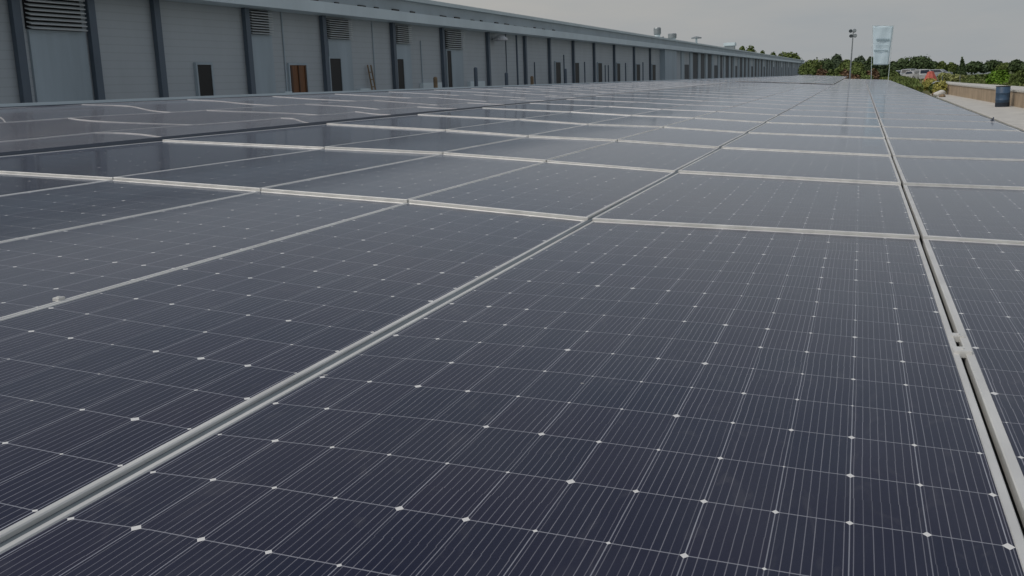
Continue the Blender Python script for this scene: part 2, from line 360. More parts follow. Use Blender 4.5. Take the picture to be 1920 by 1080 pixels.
# left table, nearer the building: three columns whose frames are visibly buckled
def wave(p):
    k = max(0., min(1., (20-p.y)/7.0))
    return Vector((.15*math.sin(p.y*.95+p.x*.6), .42*math.sin(p.x*2.0+p.y*.35), .004*math.sin(p.y*2.1+p.x*2.4)))*k*min(1., max(0., (-7.15-p.x)/.6))*min(1., (p.x+11.25)/.8 if p.x > -11.25 else 0)
rowsL = [3.3, 6.2, 9.25, 12.4, 15.0, 17.8, 20.4, 23.2]+[23.2+2.9*k for k in range(1, 13)]
rowsF = [58+9.5*k for k in range(13)]
LC = [('m', '6b', 'narrow column just beyond the dark seam', 5), ('m2', 'm', 'middle column beyond the dark seam', 9), ('7', 'm2', 'outermost column beside the warehouse', 12)]
for la, ra, cname, nu in LC:
    ys = rowsL+rowsF[1:]
    off = {'m': 0, 'm2': .15, '7': .3}[la]
    if la == 'm2': off = -1.6
    for j in range(len(ys)-1):
        y0, y1 = ys[j], ys[j+1]
        if y1+off < 6.5: continue
        xa, xb = XL[la], XL[ra]
        lab = 'solar panel with buckled frame, %s row of the %s' % (ORD[j], cname) if y0 < 16 else 'grey solar panel, %s row of the %s' % (ORD[j], cname)
        w = wave if y0 < 20 else None
        fz = .009
        panel((xa, y0+off, zs(xa, y0+off)+.002), (xb, y0+off, zs(xb, y0+off)+.002), (xa, y1+off, zs(xa, y1+off)-.002), (xb, y1+off, zs(xb, y1+off)-.002),
              fz, fz, fz, fz, nu, 11, lab, 'panels of the array beside the warehouse', wave=w, seg=16 if w else 1, gl=.003, gr=.003, gy=.002, rec=.007 if w else .003, fm='alu_thin', dust_reflect=y0 < 60)

# raised far table at the end of the middle columns
for la, ra, nu, cname in (('3', '2', 7, 'first'), ('4', '3', 7, 'second'), ('5', '4', 8, 'third'), ('6', '5', 13, 'fourth')):
    for j in range(7):
        y0 = 62+9.5*j; y1 = y0+9.5; xa, xb = XL[la], XL[ra]
        panel((xa, y0, zs(xa, y0)+.05), (xb, y0, zs(xb, y0)+.05), (xa, y1, zs(xa, y1)+.045), (xb, y1, zs(xb, y1)+.045), .03, .03, .03, .03, nu, 36,
              'pale panel on raised far table, %s row, %s column from right' % (ORD[j], cname), 'panels of the raised far table', gl=.006, gr=.006, fm='alu_thin', thick=.02)
bm = bmesh.new(); 
for xa, xb in ((-6.95, -1.55),):
    box(bm, 0, 1, 0, .12, 0, 1)
    for v in bm.verts:
        x = xa+(xb-xa)*v.co.x; v.co = Vector((x, 62.0-.14+v.co.y, zs(x, 60)-.03+v.co.z*.06))
o = mkobj('support_beam', bm, M['alu_dark']); tag(o, 'dark steel beam under the front edge of the raised far panels', 'beam')

# mounting rails seen in the gaps, dark seam and edge rails
def long_rail(name, x0, x1, y0, y1, dz0, dz1, m, label, n=12, xz=None):
    bm = bmesh.new(); A = []
    for k in range(n+1):
        y = y0+(y1-y0)*(k/n)**1.5
        A.append([bm.verts.new((x, y, zs(xz if xz is not None else x, y)+dz)) for x, dz in ((x0, dz0), (x1, dz0), (x1, dz1), (x0, dz1))])
    for P, Q in zip(A, A[1:]):
        for k in range(4): bm.faces.new((P[k], P[(k+1) % 4], Q[(k+1) % 4], Q[k]))
    bm.faces.new(A[0]); bm.faces.new(A[-1][::-1])
    return tag(mkobj(name, bm, m), label, 'rail')
long_rail('mounting_rail', -1.5135, -1.4865, .8, 60, -.06, -.006, M['rail'], 'grey channel rail in the seam along the left side of the wide panels')
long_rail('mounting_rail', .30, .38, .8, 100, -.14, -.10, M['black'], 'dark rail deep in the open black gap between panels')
long_rail('mounting_rail', -7.025, -6.985, 3, 60, -.10, -.035, M['alu_dark'], 'dark blue seam rail between the main array and the buckled panels')
bm = bmesh.new(); A = []
for k in range(15):
    y = 3+57*(k/14)**1.5; A.append([bm.verts.new((x, y, zs(-7.1, y)+dz)) for x, dz in ((-7.034, -.05), (-7.022, -.05), (-7.022, .010), (-7.034, .010))])
for P, Q in zip(A, A[1:]):
    for k in range(4): bm.faces.new((P[k], P[(k+1) % 4], Q[(k+1) % 4], Q[k]))
tag(mkobj('edge_trim', bm, M['alu_dark']), 'dark blue grey trim strip along the raised edge of the buckled panels', 'trim')
long_rail('edge_rail', -11.30, -11.24, 6, 172, .0, .055, M['fascia'], 'pale grey rail along the array edge in front of the warehouse', xz=-11.2)
long_rail('edge_rail', -11.235, -11.20, 6, 172, -.05, .012, M['alu_dark'], 'dark strip just below the pale rail before the warehouse', xz=-11.2)
long_rail('edge_rail', 2.41, 2.45, 2, 100, -.10, -.01, M['alu_dark'], 'dark beam under the panel edge on the pavement side', xz=2.4)


# clamps
def clamp(x, y, z, lab, s=1.0):
    bm = bmesh.new(); box(bm, -.028*s, .028*s, -.03*s, .03*s, -.02, .004, .002)
    tube(bm, (0, 0, .004), (0, 0, .007), .007, n=6)
    o = mkobj('panel_clamp', bm, M['alu']); o.location = (x, y, z); return tag(o, lab, 'clamp', 'clamps on the panel seams')
clamp(.34, 3.50, zs(.34, 3.5)+.004, 'silver clamp bridging the black gap between two near panels', 1.0)
clamp(.345, 3.72, zs(.34, 3.72)-.002, 'small silver clamp just beyond the first one in the black gap', .75)
clamp(-2.73, 2.87, zs(-2.7, 2.9)+.006, 'flat silver clamp on the second seam at the left', .55)
bm = bmesh.new(); box(bm, -.03, .03, -.02, .02, 0, .012); box(bm, .015, .03, -.02, .02, .012, .07); tube(bm, (0, 0, .01), (0, 0, .05), .012, n=8)
o = mkobj('cable_bracket', bm, M['alu_dark']); o.location = (2.36, 21.2, zs(2.36, 21.2)-.005); tag(o, 'small dark bracket standing on the array edge by the pavement', 'bracket')

# ------------------------------------------------------------------ the warehouse
BX = -18.0
bl = thing('warehouse', 'very long grey metal clad warehouse with dark columns, louvres and doors', 'building', loc=(BX, 20, 0))
def bobj(name, bm, m, parent=bl):
    for v in bm.verts: v.co -= Vector((BX, 20, -G)) + Vector((0, 0, 0)) if False else Vector((BX, 20, 0))
    return mkobj(name, bm, m, parent)
Z = lambda r: r+G                        # heights were measured from eye level
EAVE0, EAVE1, PAR0, PAR1 = Z(2.53), Z(2.90), Z(3.42), Z(3.58)
bm = bmesh.new(); box(bm, BX-.25, BX, -15, 352, 0, EAVE0+.2); bobj('wall', bm, M['wall'])
bm = bmesh.new(); box(bm, BX-.1, BX+.75, -15, 352, EAVE0, EAVE1); bobj('fascia', bm, M['fascia'])
bm = bmesh.new(); box(bm, BX-.6, BX-.26, -15, 352, EAVE0+.21, PAR0); box(bm, BX-.259, BX+.30, -15, 352, EAVE1+.002, PAR0); bobj('upper_wall', bm, M['upper'])
bm = bmesh.new(); box(bm, BX-.62, BX+.42, -15, 352.1, PAR0+.002, PAR1); 
rv = [(-.62+BX, -15, PAR1-.05), (-.62+BX, 352, PAR1-.05), (BX-22, 352, PAR1+.5), (BX-22, -15, PAR1+.5)]
vs = [bm.verts.new(p) for p in rv]; bm.faces.new(vs); bobj('roof', bm, M['roof'])
bm = bmesh.new(); box(bm, BX-44, BX-.251, 351.6, 351.9, 0, PAR0-.1); bobj('end_wall', bm, M['wall'])
# columns
posts = [12.6, 18.6, 21.0, 23.5, 27.8, 32.6, 38.3, 43.5, 49.5, 55.6, 60.4, 65.9, 71.5, 77.8, 85.1, 92.0]
y = 110.0; farposts = []
while y < 350: farposts.append(y); y += 5.9
for y in posts:
    bm = bmesh.new(); box(bm, BX+.002, BX+.14, y-.08, y+.08, 0, EAVE0-.003, .01)
    box(bm, BX+.142, BX+.17, y-.12, y+.12, 0, EAVE0-.003)
    bobj('column', bm, M['column'])
# projecting broad pier in the middle
bm = bmesh.new(); box(bm, BX+.002, BX+.5, 97.2, 103.6, 0, EAVE0-.004); bobj('pier', bm, M['panel_wall'])
for k4, y in enumerate(farposts):
    bm = bmesh.new(); box(bm, BX+.002, BX+.10, y-1.0, y+.9, 0, EAVE0-.004, .02); bobj('pilaster', bm, M['panel_wall'])
    bm = bmesh.new(); box(bm, BX+.003, BX+.03, y+1.3, y+random.choice((3.9, 4.4, 4.85)), 0, EAVE0-.006 if k4 % 4 else Z(1.2)); bobj('shutter', bm, M['shutter'])
# louvres: frame and slats
def louver(y0, y1, z0, z1):
    bm = bmesh.new(); box(bm, BX+.003, BX+.03, y0, y1, z0, z1); o = bobj('louvre', bm, M['dark'])
    bm = bmesh.new(); n = 9; h = (z1-z0)/n
    for k in range(n):
        zb = z0+h*k
        vs = [bm.verts.new(p) for p in ((BX+.20, y0, zb+.01), (BX+.20, y1, zb+.01), (BX+.06, y1, zb+h*.62), (BX+.06, y0, zb+h*.62),
              (BX+.185, y0, zb-.01), (BX+.185, y1, zb-.01), (BX+.045, y1, zb+h*.62-.02), (BX+.045, y0, zb+h*.62-.02))]
        for f in ((0, 1, 2, 3), (7, 6, 5, 4), (0, 4, 5, 1), (2, 6, 7, 3), (1, 5, 6, 2), (0, 3, 7, 4)): bm.faces.new([vs[i] for i in f])
    s = bobj('slats', bm, M['louver']); s.parent = o
    bm = bmesh.new(); box(bm, BX+.003, BX+.06, y0+.03, y1+.06, 0, z0-.02); bobj('flat_panel', bm, M['panel_wall'])
for a in ((18.96, 20.75, Z(1.60), Z(2.5)), (28.0, 29.2, Z(1.78), Z(2.5)), (32.95, 34.65, Z(1.78), Z(2.46)), (38.6, 40.0, Z(1.74), Z(2.46)), (44.0, 46.0, Z(1.62), Z(2.46))): louver(*a)
def door(y0, y1, ztop, m='dark', dx=.075, name='door'):
    bm = bmesh.new(); box(bm, BX+.003, BX+dx, y0, y1, 0, ztop)
    d = bobj(name, bm, M[m])
    bm = bmesh.new()
    for a, b in ((y0-.07, y0-.002), (y1+.002, y1+.07)): box(bm, BX+.004, BX+dx+.02, a, b, 0, ztop+.07)
    box(bm, BX+.005, BX+dx+.02, y0-.002, y1+.002, ztop+.002, ztop+.07)
    f = bobj('door_frame', bm, M['panel_wall']); f.parent = d
    return d
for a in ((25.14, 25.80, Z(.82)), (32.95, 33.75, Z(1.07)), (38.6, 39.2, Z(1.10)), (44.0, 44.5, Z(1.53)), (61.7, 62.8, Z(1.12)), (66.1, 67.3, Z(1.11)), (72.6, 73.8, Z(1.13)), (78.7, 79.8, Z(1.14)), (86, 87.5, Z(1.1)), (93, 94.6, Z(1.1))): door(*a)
wd = door(30.22, 31.3, Z(.83), 'wood', .05, 'wooden_door')
bm = bmesh.new()
box(bm, BX+.052, BX+.075, 30.74, 30.80, 0, Z(.83)); box(bm, BX+.052, BX+.07, 30.24, 31.28, Z(-.22), Z(-.16)); box(bm, BX+.052, BX+.07, 30.26, 30.36, 0, Z(.80)); box(bm, BX+.052, BX+.07, 31.18, 31.27, 0, Z(.80))
r = bobj('door_rails', bm, mat('dark_wood', (.07, .03, .012), .6)); r.parent = wd
# seams / conduits on the wall
for y, z1, w in ((20.35, Z(1.55), .04), (30.0, EAVE0-.01, .05), (36.6, EAVE0-.01, .04), (41.2, Z(1.9), .05), (52.5, EAVE0-.01, .05), (54.3, EAVE0-.01, .12), (57.5, Z(1.1), .08), (63.8, Z(1.6), .08), (69.0, Z(1.2), .1), (75, Z(1.0), .1), (76.0, Z(1.0), .1), (82, Z(1.2), .12), (89, Z(1.3), .12)):
    bm = bmesh.new(); tube(bm, (BX+.03, y, 0), (BX+.03, y, z1), w*.5, n=6); bobj('conduit', bm, M['column'] if y > 50 else M['panel_wall'])
# pale plinth blocks by the shutters
for a, b in ((29.6, 30.05), (35.0, 35.9), (40.9, 43.0), (46.6, 48.6)):
    bm = bmesh.new(); box(bm, BX+.004, BX+.18, a, b, 0, Z(-.02) if a < 40 else Z(.12)); bobj('plinth', bm, M['fascia'])
# rag-tag gaps on top of the fascia
for k in range(24):
    y = 21+k*1.7+random.uniform(-.4, .4)
    bm = bmesh.new(); box(bm, BX+.304, BX+.36, y, y+random.uniform(.25, .7), EAVE1+.004, EAVE1+random.uniform(.06, .13)); bobj('vent_gap', bm, M['dark'])

# wall lamp, ladder-like rusty stand, bollards: things of their own
t = thing('wall_lamp', 'pale wall lamp mounted high under the warehouse eave', 'lamp', loc=(BX, 50.4, Z(2.2)))
bm = bmesh.new(); tube(bm, (0, 0, 0), (.35, 0, .1), .03, n=8); mkobj('bracket', bm, M['steel'], t)
bm = bmesh.new(); lathe(bm, [(.03, .2), (.22, .15), (.38, .02), (.4, -.06), (.33, -.1)], (.45, 0, 0), 16); mkobj('shade', bm, M['white'], t)
t = thing('ladder', 'short rusty ladder leaning on the warehouse wall', 'ladder', loc=(BX+.5, 36.0, 0))
for dy in (-.14, .14):
    bm = bmesh.new(); tube(bm, (0, dy, 0), (-.4, dy, Z(.86)), .03, n=6); mkobj('stile', bm, M['rust'], t)
bm = bmesh.new()
for k in range(1, 10): f = k/10; tube(bm, (-.4*f, -.14, Z(.86)*f), (-.4*f, .14, Z(.86)*f), .022, n=6)
mkobj('rungs', bm, M['rust'], t)
bolls = [(42.3, .35, 'slim brown post standing before the wall between the louvred bays'), (47.4, .75, 'dark grey post just right of the half open door'), (52.0, .5, 'dark post below the wall lamp'), (56.5, .3, 'brown post right of the wall lamp, before the shutter'), (63.6, .7, 'dark post right of the first far black doorway')]
for y, zt, lab in bolls:
    bm = bmesh.new(); tube(bm, (0, 0, 0), (0, 0, Z(zt)-.05), .09, n=10); tube(bm, (0, 0, Z(zt)-.05), (0, 0, Z(zt)), .09, .05, n=10)
    o = mkobj('post', bm, M['rust'] if 'brown' in lab else M['column']); o.location = (BX+1.0, y*.953, 0); tag(o, lab, 'post', 'posts in front of the warehouse')

# roof-top vents
def rvent(Y, w, h, lab, kind):
    x = BX-1.6; Y = Y*((-x)/18.0); t = thing('roof_vent', lab, 'roof vent', 'vents on the warehouse roof', loc=(x, Y, PAR1-.05))
    bm = bmesh.new()
    if kind == 'turbine':
        lathe(bm, [(w*.38, 0), (w*.38, h*.45)], n=16); mkobj('stack', bm, M['fascia'], t)
        bm = bmesh.new(); lathe(bm, [(w*.38, h*.45), (w*.5, h*.55), (w*.5, h*.92), (w*.42, h)], n=16); mkobj('cap', bm, M['steel'], t)
    elif kind == 'pole':
        tube(bm, (0, 0, 0), (0, 0, h*.8), .12, n=8); mkobj('stack', bm, M['fascia'], t)
        bm = bmesh.new(); lathe(bm, [(w*.5, h*.78), (w*.5, h*.88), (.1, h)], n=16); mkobj('cap', bm, M['steel'], t)
    else:
        box(bm, -w/2, w/2, -w/2, w/2, 0, h*.6); mkobj('stack', bm, M['steel'], t)
        bm = bmesh.new(); box(bm, -w*.6, w*.6, -w*.6, w*.6, h*.62, h, .05); mkobj('cap', bm, M['fascia'], t)
rvent(96, .75, 1.35, 'tallest vent on the roof, pale with a dark cap', 'turbine')
rvent(98.5, .35, .55, 'small stub vent right beside the tallest roof vent', 'turbine')
rvent(104, .95, 1.05, 'squat blue grey vent, second large one along the roof', 'turbine')
rvent(120, 1.3, 1.25, 'thin stemmed mushroom vent on the roof', 'pole')
rvent(152, 1.5, 1.3, 'small boxy vent farthest along the roof', 'box')

# ------------------------------------------------------------------ vegetation
def crown_bm(lobes, n, leaf, seed):
    rr = random.Random(seed); bm = bmesh.new()
    tot = sum(a*b*c for *_, a, b, c in lobes)
    for (cx, cy, cz, a, b, c) in lobes:
        for _ in range(int(n*a*b*c/tot)):
            while True:
                v = Vector((rr.uniform(-1, 1), rr.uniform(-1, 1), rr.uniform(-1, 1)))
                if .25 < v.length < 1: break
            v = v.normalized()*(v.length**.45)*(1+rr.uniform(-.16, .10)+(.28 if rr.random() < .06 else 0))
            p = Vector((cx+v.x*a, cy+v.y*b, cz+v.z*c))
            if p.z < .03: p.z = rr.uniform(.03, .3)
            s = leaf*rr.uniform(.5, 1.3); nn = (v+Vector((rr.uniform(-1, 1), rr.uniform(-1, 1), rr.uniform(-.4, 1.2)))*.8).normalized()
            u = nn.orthogonal().normalized(); w = nn.cross(u); t = rr.uniform(0, 6.28)
            u, w = u*math.cos(t)+w*math.sin(t), w*math.cos(t)-u*math.sin(t)
            bm.faces.new([bm.verts.new(p+u*s*i+w*s*j*.7+nn*k*s*.25) for i, j, k in ((-1, -.2, 0), (-.1, -1, 1), (1, .1, 0), (.2, 1, 1))])
    return bm
LF = {'mid': leafmat('leaf_mid', (.125, .165, .052)), 'dark': leafmat('leaf_dark', (.075, .110, .048)), 'bright': leafmat('leaf_bright', (.13, .235, .03)),
      'blue': leafmat('leaf_bluish', (.085, .12, .07)), 'rust': leafmat('leaf_rust', (.19, .125, .075)), 'yellow': leafmat('leaf_yellow', (.40, .38, .11)), 'pale': leafmat('leaf_pale', (.28, .30, .12))}
def tree(px, ytop, wpx, Y, kind, lab, shape='round', name='tree', cat='tree', group='trees behind the array', base=0.0, n=1500):
    x = atX(px, Y); top = atZ(px, ytop, Y)+G-base; w = wpx/1900*Y*.5; rr = random.Random(hash((px, ytop)) % 9999 if False else int(px*31+ytop))
    t = thing(name, lab, cat, group, loc=(x, Y, base))
    bm = bmesh.new(); hb = top*.35
    tube(bm, (0, 0, 0), (rr.uniform(-.1, .1), 0, hb), .05*top*.6, .035*top*.6, 8)
    for k in range(5):
        a = rr.uniform(0, 6.28); tube(bm, (0, 0, hb*.8), (math.cos(a)*w*.5, math.sin(a)*w*.5, top*rr.uniform(.5, .8)), .02*top*.6, .006*top, 6)
    mkobj('trunk', bm, M['bark'], t)
    lobes = []
    if shape == 'round':
        lobes.append((0, 0, top*.55, w*.8, w*.8, top*.36))
        for k in range(7):
            a = rr.uniform(0, 6.28); r = rr.uniform(.3, .62)*w; s = rr.uniform(.32, .5)
            zc = top*rr.uniform(.42, .80); cz = min(zc, top-s*w*.9)
            lobes.append((math.cos(a)*r, math.sin(a)*r, cz, w*s, w*s, min(w*s*.95, top*.3)))
        lobes.append((0, 0, top*.84, w*.45, w*.45, top*.16))
    elif shape == 'cone':
        for k in range(7): f = k/6; lobes.append((rr.uniform(-.05, .05)*w, 0, top*(.15+.75*f), w*(1-f*.86), w*(1-f*.86), top*.16))
    elif shape == 'bush':
        for k in range(8): a = rr.uniform(0, 6.28); r = rr.uniform(.2, .6)*w; hh = top*rr.uniform(.7, 1.0); lobes.append((math.cos(a)*r, math.sin(a)*r*.7, hh*.45, w*.45, w*.4, hh*.5))
    leaf = max(.16, .0013*Y)
    mkobj('crown', crown_bm(lobes, n, leaf, int(px*7+ytop)), LF[kind], t)
    return t
# background row at the left end of the array
T = [
 (1519, 112, 46, 190, 'mid', 'round', 'bushy tree right beside the far end of the warehouse'),
 (1546, 111, 36, 200, 'dark', 'round', 'dull green tree, second along from the warehouse end'),
 (1569, 101, 24, 210, 'blue', 'round', 'dark taller tree left of the floodlight mast'),
 (1587, 112, 28, 190, 'mid', 'round', 'low green tree just left of the floodlight mast'),
 (1613, 105, 26, 215, 'blue', 'round', 'blue green tree between floodlight mast and banner'),
 (1604, 116, 34, 185, 'mid', 'round', 'olive green bushy tree at the floodlight mast foot'),
 (1633, 107, 24, 200, 'dark', 'round', 'dark tree touching the left banner pole'),
 (1650, 116, 26, 205, 'blue', 'round', 'dark blue green tree seen under the banner'),
 (1674, 115, 26, 200, 'dark', 'round', 'dark tree just right of the banner'),
 (1693, 109, 44, 215, 'dark', 'round', 'wide dark tree, second right of the banner'),
 (1724, 105, 54, 215, 'dark', 'round', 'largest domed dark tree behind the parked vehicles'),
 (1752, 116, 24, 235, 'dark', 'round', 'small dark tree behind the red canopy'),
 (1766, 115, 18, 210, 'mid', 'round', 'narrow green tree standing alone right of the big dome'),
 (1784, 117, 17, 210, 'mid', 'round', 'small oval tree left of the pointed tree'),
 (1804, 109, 13, 200, 'dark', 'cone', 'dark narrow pointed cypress like tree'),
 (1794, 122, 12, 220, 'blue', 'round', 'low tree hiding in the pointed tree\'s left side'),
 (1824, 116, 32, 230, 'dark', 'round', 'broad dark tree just right of the pointed tree'),
 (1845, 121, 20, 230, 'blue', 'round', 'low dark tree between two broad ones at the right'),
 (1863, 113, 32, 230, 'dark', 'round', 'dark round tree behind the bright green bush'),
 (1886, 118, 28, 220, 'mid', 'round', 'green tree rising behind the blue drum'),
 (1905, 112, 26, 200, 'dark', 'round', 'tall dark tree near the right picture edge'),
 (1928, 118, 30, 190, 'dark', 'round', 'dark tree cut off by the right picture edge'),
]
for px, yt, w, Y, k, sh, lab in T: tree(px, yt, w, Y, k, lab, sh, n=1900)
Bs = [
 (1516, 127, 30, 165, 'mid', 'green bush at the warehouse corner'), (1540, 124, 30, 168, 'rust', 'rusty brown bush, second from the warehouse corner'),
 (1564, 127, 30, 160, 'mid', 'olive bush left of the mast foot'), (1586, 128, 28, 158, 'rust', 'reddish brown bush around the mast foot'), (1610, 126, 30, 160, 'mid', 'green bush left of the banner poles'),
 (1634, 130, 26, 160, 'rust', 'brown bush behind the left banner pole'), (1654, 128, 26, 165, 'dark', 'dark bush between the banner poles'),
 (1676, 130, 24, 175, 'mid', 'green bush right of the right banner pole'), (1694, 131, 24, 185, 'mid', 'green bush behind the parked vehicles'),
 (1532, 137, 34, 150, 'rust', 'low brown scrub near the warehouse corner'), (1566, 138, 34, 150, 'mid', 'low green scrub beyond the far panels'), (1600, 138, 34, 150, 'rust', 'low brown scrub under the floodlight mast'), (1626, 138, 26, 150, 'mid', 'low green scrub left of the banner'),
 (1775, 136, 26, 150, 'pale', 'pale grey green bush right of the red canopy'), (1798, 138, 30, 140, 'pale', 'low pale bush below the pointed tree'), (1826, 140, 34, 130, 'mid', 'low grassy green bush beyond the terrace path'),
 (1852, 138, 30, 120, 'mid', 'low bush left of the bright green bush'), ]
for px, yt, w, Y, k, lab in Bs: tree(px, yt, w, Y, k, lab, 'bush', 'bush', 'bush', 'bushes in front of the trees', n=1100)
tree(1876, 125, 42, 95, 'bright', 'large bright green bush left of the blue drum', 'bush', 'bush', 'bush', 'bushes in front of the trees', n=2600)
tree(1912, 130, 34, 90, 'mid', 'dark green bush behind the blue drum at the right edge', 'bush', 'bush', 'bush', 'bushes in front of the trees', n=2200)
# trees rising behind the warehouse roof
for px, yt, w, lab in ((1391, 86, 24, 'small tree crown left of a pair above the warehouse roof'), (1407, 85, 30, 'dark tree crown above the warehouse roof, leftmost large one'), (1429, 95, 16, 'tiny tree top above the roof, third from the left'), (1449, 99, 26, 'round tree top above the roof left of the wide one'), (1470, 97, 46, 'wide bright tree above the far end of the warehouse roof'), (1489, 100, 30, 'tree top at the very end of the warehouse roof')):
    tree(px, yt, w, 420, 'mid', lab, 'round', group='trees rising behind the warehouse roof', n=1300)

# weeds on the verge: nobody could count them
def weeds(name, area, n, hmax, kind, lab, seed):
    rr = random.Random(seed); bm = bmesh.new()
    for _ in range(n):
        x, y = area(rr); h = hmax*rr.uniform(.4, 1.1); a = rr.uniform(0, 6.28)
        for k in range(5):
            b = a+k*1.26+rr.uniform(-.3, .3); p = Vector((x, y, 0)); q = p+Vector((math.cos(b)*h*.35, math.sin(b)*h*.35, h*rr.uniform(.7, 1))); s = Vector((-math.sin(b), math.cos(b), 0))*.07*(1+y*.006)
            mid = p*.5+q*.5+Vector((0, 0, h*.12))
            v = [bm.verts.new(c) for c in (p-s*.5, p+s*.5, mid+s, q, mid-s)]; bm.faces.new(v)
    o = mkobj(name, bm, LF[kind]); o['kind'] = 'stuff'; o['label'] = lab; o['category'] = 'weeds'; return o
def verge(rr):
    y = 72+190*rr.random()**1.6; return (2.7+rr.random()*min(3.2, .9+(y-70)*.04)), y
weeds('weeds', verge, 1700, .7, 'yellow', 'yellow green weeds on the verge between panels and pavement', 3)
weeds('tall_grass', verge, 2200, .85, 'mid', 'taller green grass among the weeds on the verge', 5)
def fieldarea(rr):
    y = 84+90*rr.random(); return y*rr.uniform(.085, .19), y
weeds('field_grass', fieldarea, 2600, .5, 'mid', 'green rough grass field beyond the terrace path', 9)
weeds('dry_grass', fieldarea, 2000, .45, 'pale', 'pale dry grass in the field beyond the terrace path', 11)
sheet('verge', [(2.6, 72), (4.7, 72), (4.9, 84), (9, 100), (14, 260), (2.6, 260)], .01, mat('verge_soil', (.13, .13, .05), .95, noise=(.8, .35)))
for k, (px, py, Y, w, h, kd, lab) in enumerate(((1764, 172, 74, .9, 1.0, 'yellow', 'yellow green shrub behind the white sack'), (1779, 170, 77, .8, .75, 'yellow', 'yellow shrub at the end of the tan wall'), (1743, 160, 90, 1.1, 1.0, 'yellow', 'yellow green shrub below the red canopy'), (1755, 166, 82, .9, .7, 'mid', 'green shrub left of the grey tank'))):
    x = atX(px, Y); t = thing('shrub', lab, 'shrub', 'shrubs at the pavement end', loc=(x, Y, 0))
    bm = bmesh.new()
    for q in range(4): a = q*1.6; tube(bm, (0, 0, 0), (math.cos(a)*w*.25, math.sin(a)*w*.25, h*.6), .02, .008, 5)
    mkobj('stems', bm, M['bark'], t)
    mkobj('foliage', crown_bm([(0, 0, h*.5, w*.5, w*.5, h*.48), (.15*w, 0, h*.6, w*.3, w*.3, h*.4), (-.2*w, 0, h*.4, w*.3, w*.3, h*.35)], 700, .09, 40+k), LF[kd], t)

# ------------------------------------------------------------------ things on the right
# blue drum
Yd = 53.0; xd = atX(1882, Yd)+.02
t = thing('drum', 'dented blue steel drum standing by the tan wall', 'drum', loc=(xd-.36, Yd-3.2, .06))
bm = bmesh.new(); R_ = .29
lathe(bm, [(R_-.02, 0), (R_, .012), (R_, .28), (R_+.014, .295), (R_, .31), (R_, .58), (R_+.014, .595), (R_, .61), (R_, .875), (R_-.012, .885)], n=28); mkobj('body', bm, M['blue'], t, True)
bm = bmesh.new(); lathe(bm, [(R_+.008, .872), (R_+.014, .885), (R_+.008, .9), (R_-.02, .9)], n=28); mkobj('rim', bm, M['black'], t)
bm = bmesh.new(); lathe(bm, [(R_+.003, .003), (R_+.006, .16), (R_+.001, .19)], n=28); mkobj('dark_base', bm, mat('drum_dark_band', (.02, .03, .045), .8, noise=(6, .3)), t)  # darker band around the foot of the drum

# floodlight mast
Ym = 125.0; xm = atX(1597, Ym); hm = atZ(1600, 57, Ym)+G
t = thing('floodlight_mast', 'slim grey floodlight mast with four lamps in two tiers', 'light mast', loc=(xm, Ym, 0))
bm = bmesh.new(); tube(bm, (-.22, 0, 0), (.05, 0, hm), .10, .055, 12); mkobj('pole', bm, M['steel'], t)
bm = bmesh.new(); tube(bm, (-.3, 0, hm-.15), (.3, 0, hm-.15), .03, n=6); tube(bm, (-.3, 0, hm-.7), (.34, 0, hm-.7), .03, n=6); mkobj('crossbars', bm, M['steel'], t)
for dx, dz in ((-.24, 0), (.18, -.02), (-.18, -.55), (.26, -.58)):
    bm = bmesh.new(); lathe(bm, [(.08, -.15), (.18, -.08), (.21, .08), (.19, .1)], n=12); bmesh.ops.rotate(bm, verts=bm.verts, cent=(0, 0, 0), matrix=Matrix.Rotation(math.radians(115 if dx < 0 else 60), 3, 'X'))
    for v in bm.verts: v.co += Vector((dx, 0, hm-.15+dz+.12))
    h = mkobj('lamp', bm, M['lamp'], t)

# banner
Yb = 112.0
def bp(px, py, dy=0): return Vector((ray(px, py).x*Yb, Yb+dy, ray(px, py).z*Yb+G))
t = thing('banner', 'tall pale blue cloth banner hanging between two thin poles', 'banner', loc=(bp(1650, 148).x, Yb, 0)); o0 = Vector((bp(1650, 148).x, Yb, 0))
for (a, b) in (((1636, 48), (1633.5, 148)), ((1675.5, 48), (1664.5, 148))):
    bm = bmesh.new(); A = bp(*a)-o0; B = bp(*b)-o0; B.z = 0; tube(bm, B, A, .028, .022, 8); mkobj('pole', bm, M['fascia'], t)
bm = bmesh.new(); tube(bm, bp(1634.5, 48)-o0, bp(1677, 48)-o0, .025, n=8); mkobj('top_bar', bm, M['fascia'], t)
bm = bmesh.new(); nx, nz = 10, 24; g = {}
for th in (0, .02):
    for i in range(nx+1):
        for j in range(nz+1):
            f = j/nz; l_ = 1636.8+(1637.5-1636.8)*f; r_ = 1675+(1665.5-1675)*f; p = bp(l_+(r_-l_)*i/nx, 49+73*f)-o0
            p.y += th+.025*math.sin(i*.9+j*.25)+.008*math.sin(j*.6); g[th, i, j] = bm.verts.new(p)
for th in (0, .02):
    for i in range(nx):
        for j in range(nz): bm.faces.new((g[th, i, j], g[th, i+1, j], g[th, i+1, j+1], g[th, i, j+1]))
for i in range(nx):
    for j in (0, nz): bm.faces.new((g[0, i, j], g[0, i+1, j], g[.02, i+1, j], g[.02, i, j]))
for j in range(nz):
    for i in (0, nx): bm.faces.new((g[0, i, j], g[0, i, j+1], g[.02, i, j+1], g[.02, i, j]))
mkobj('cloth', bm, M['banner'], t, True)
bm = bmesh.new(); rr = random.Random(4)
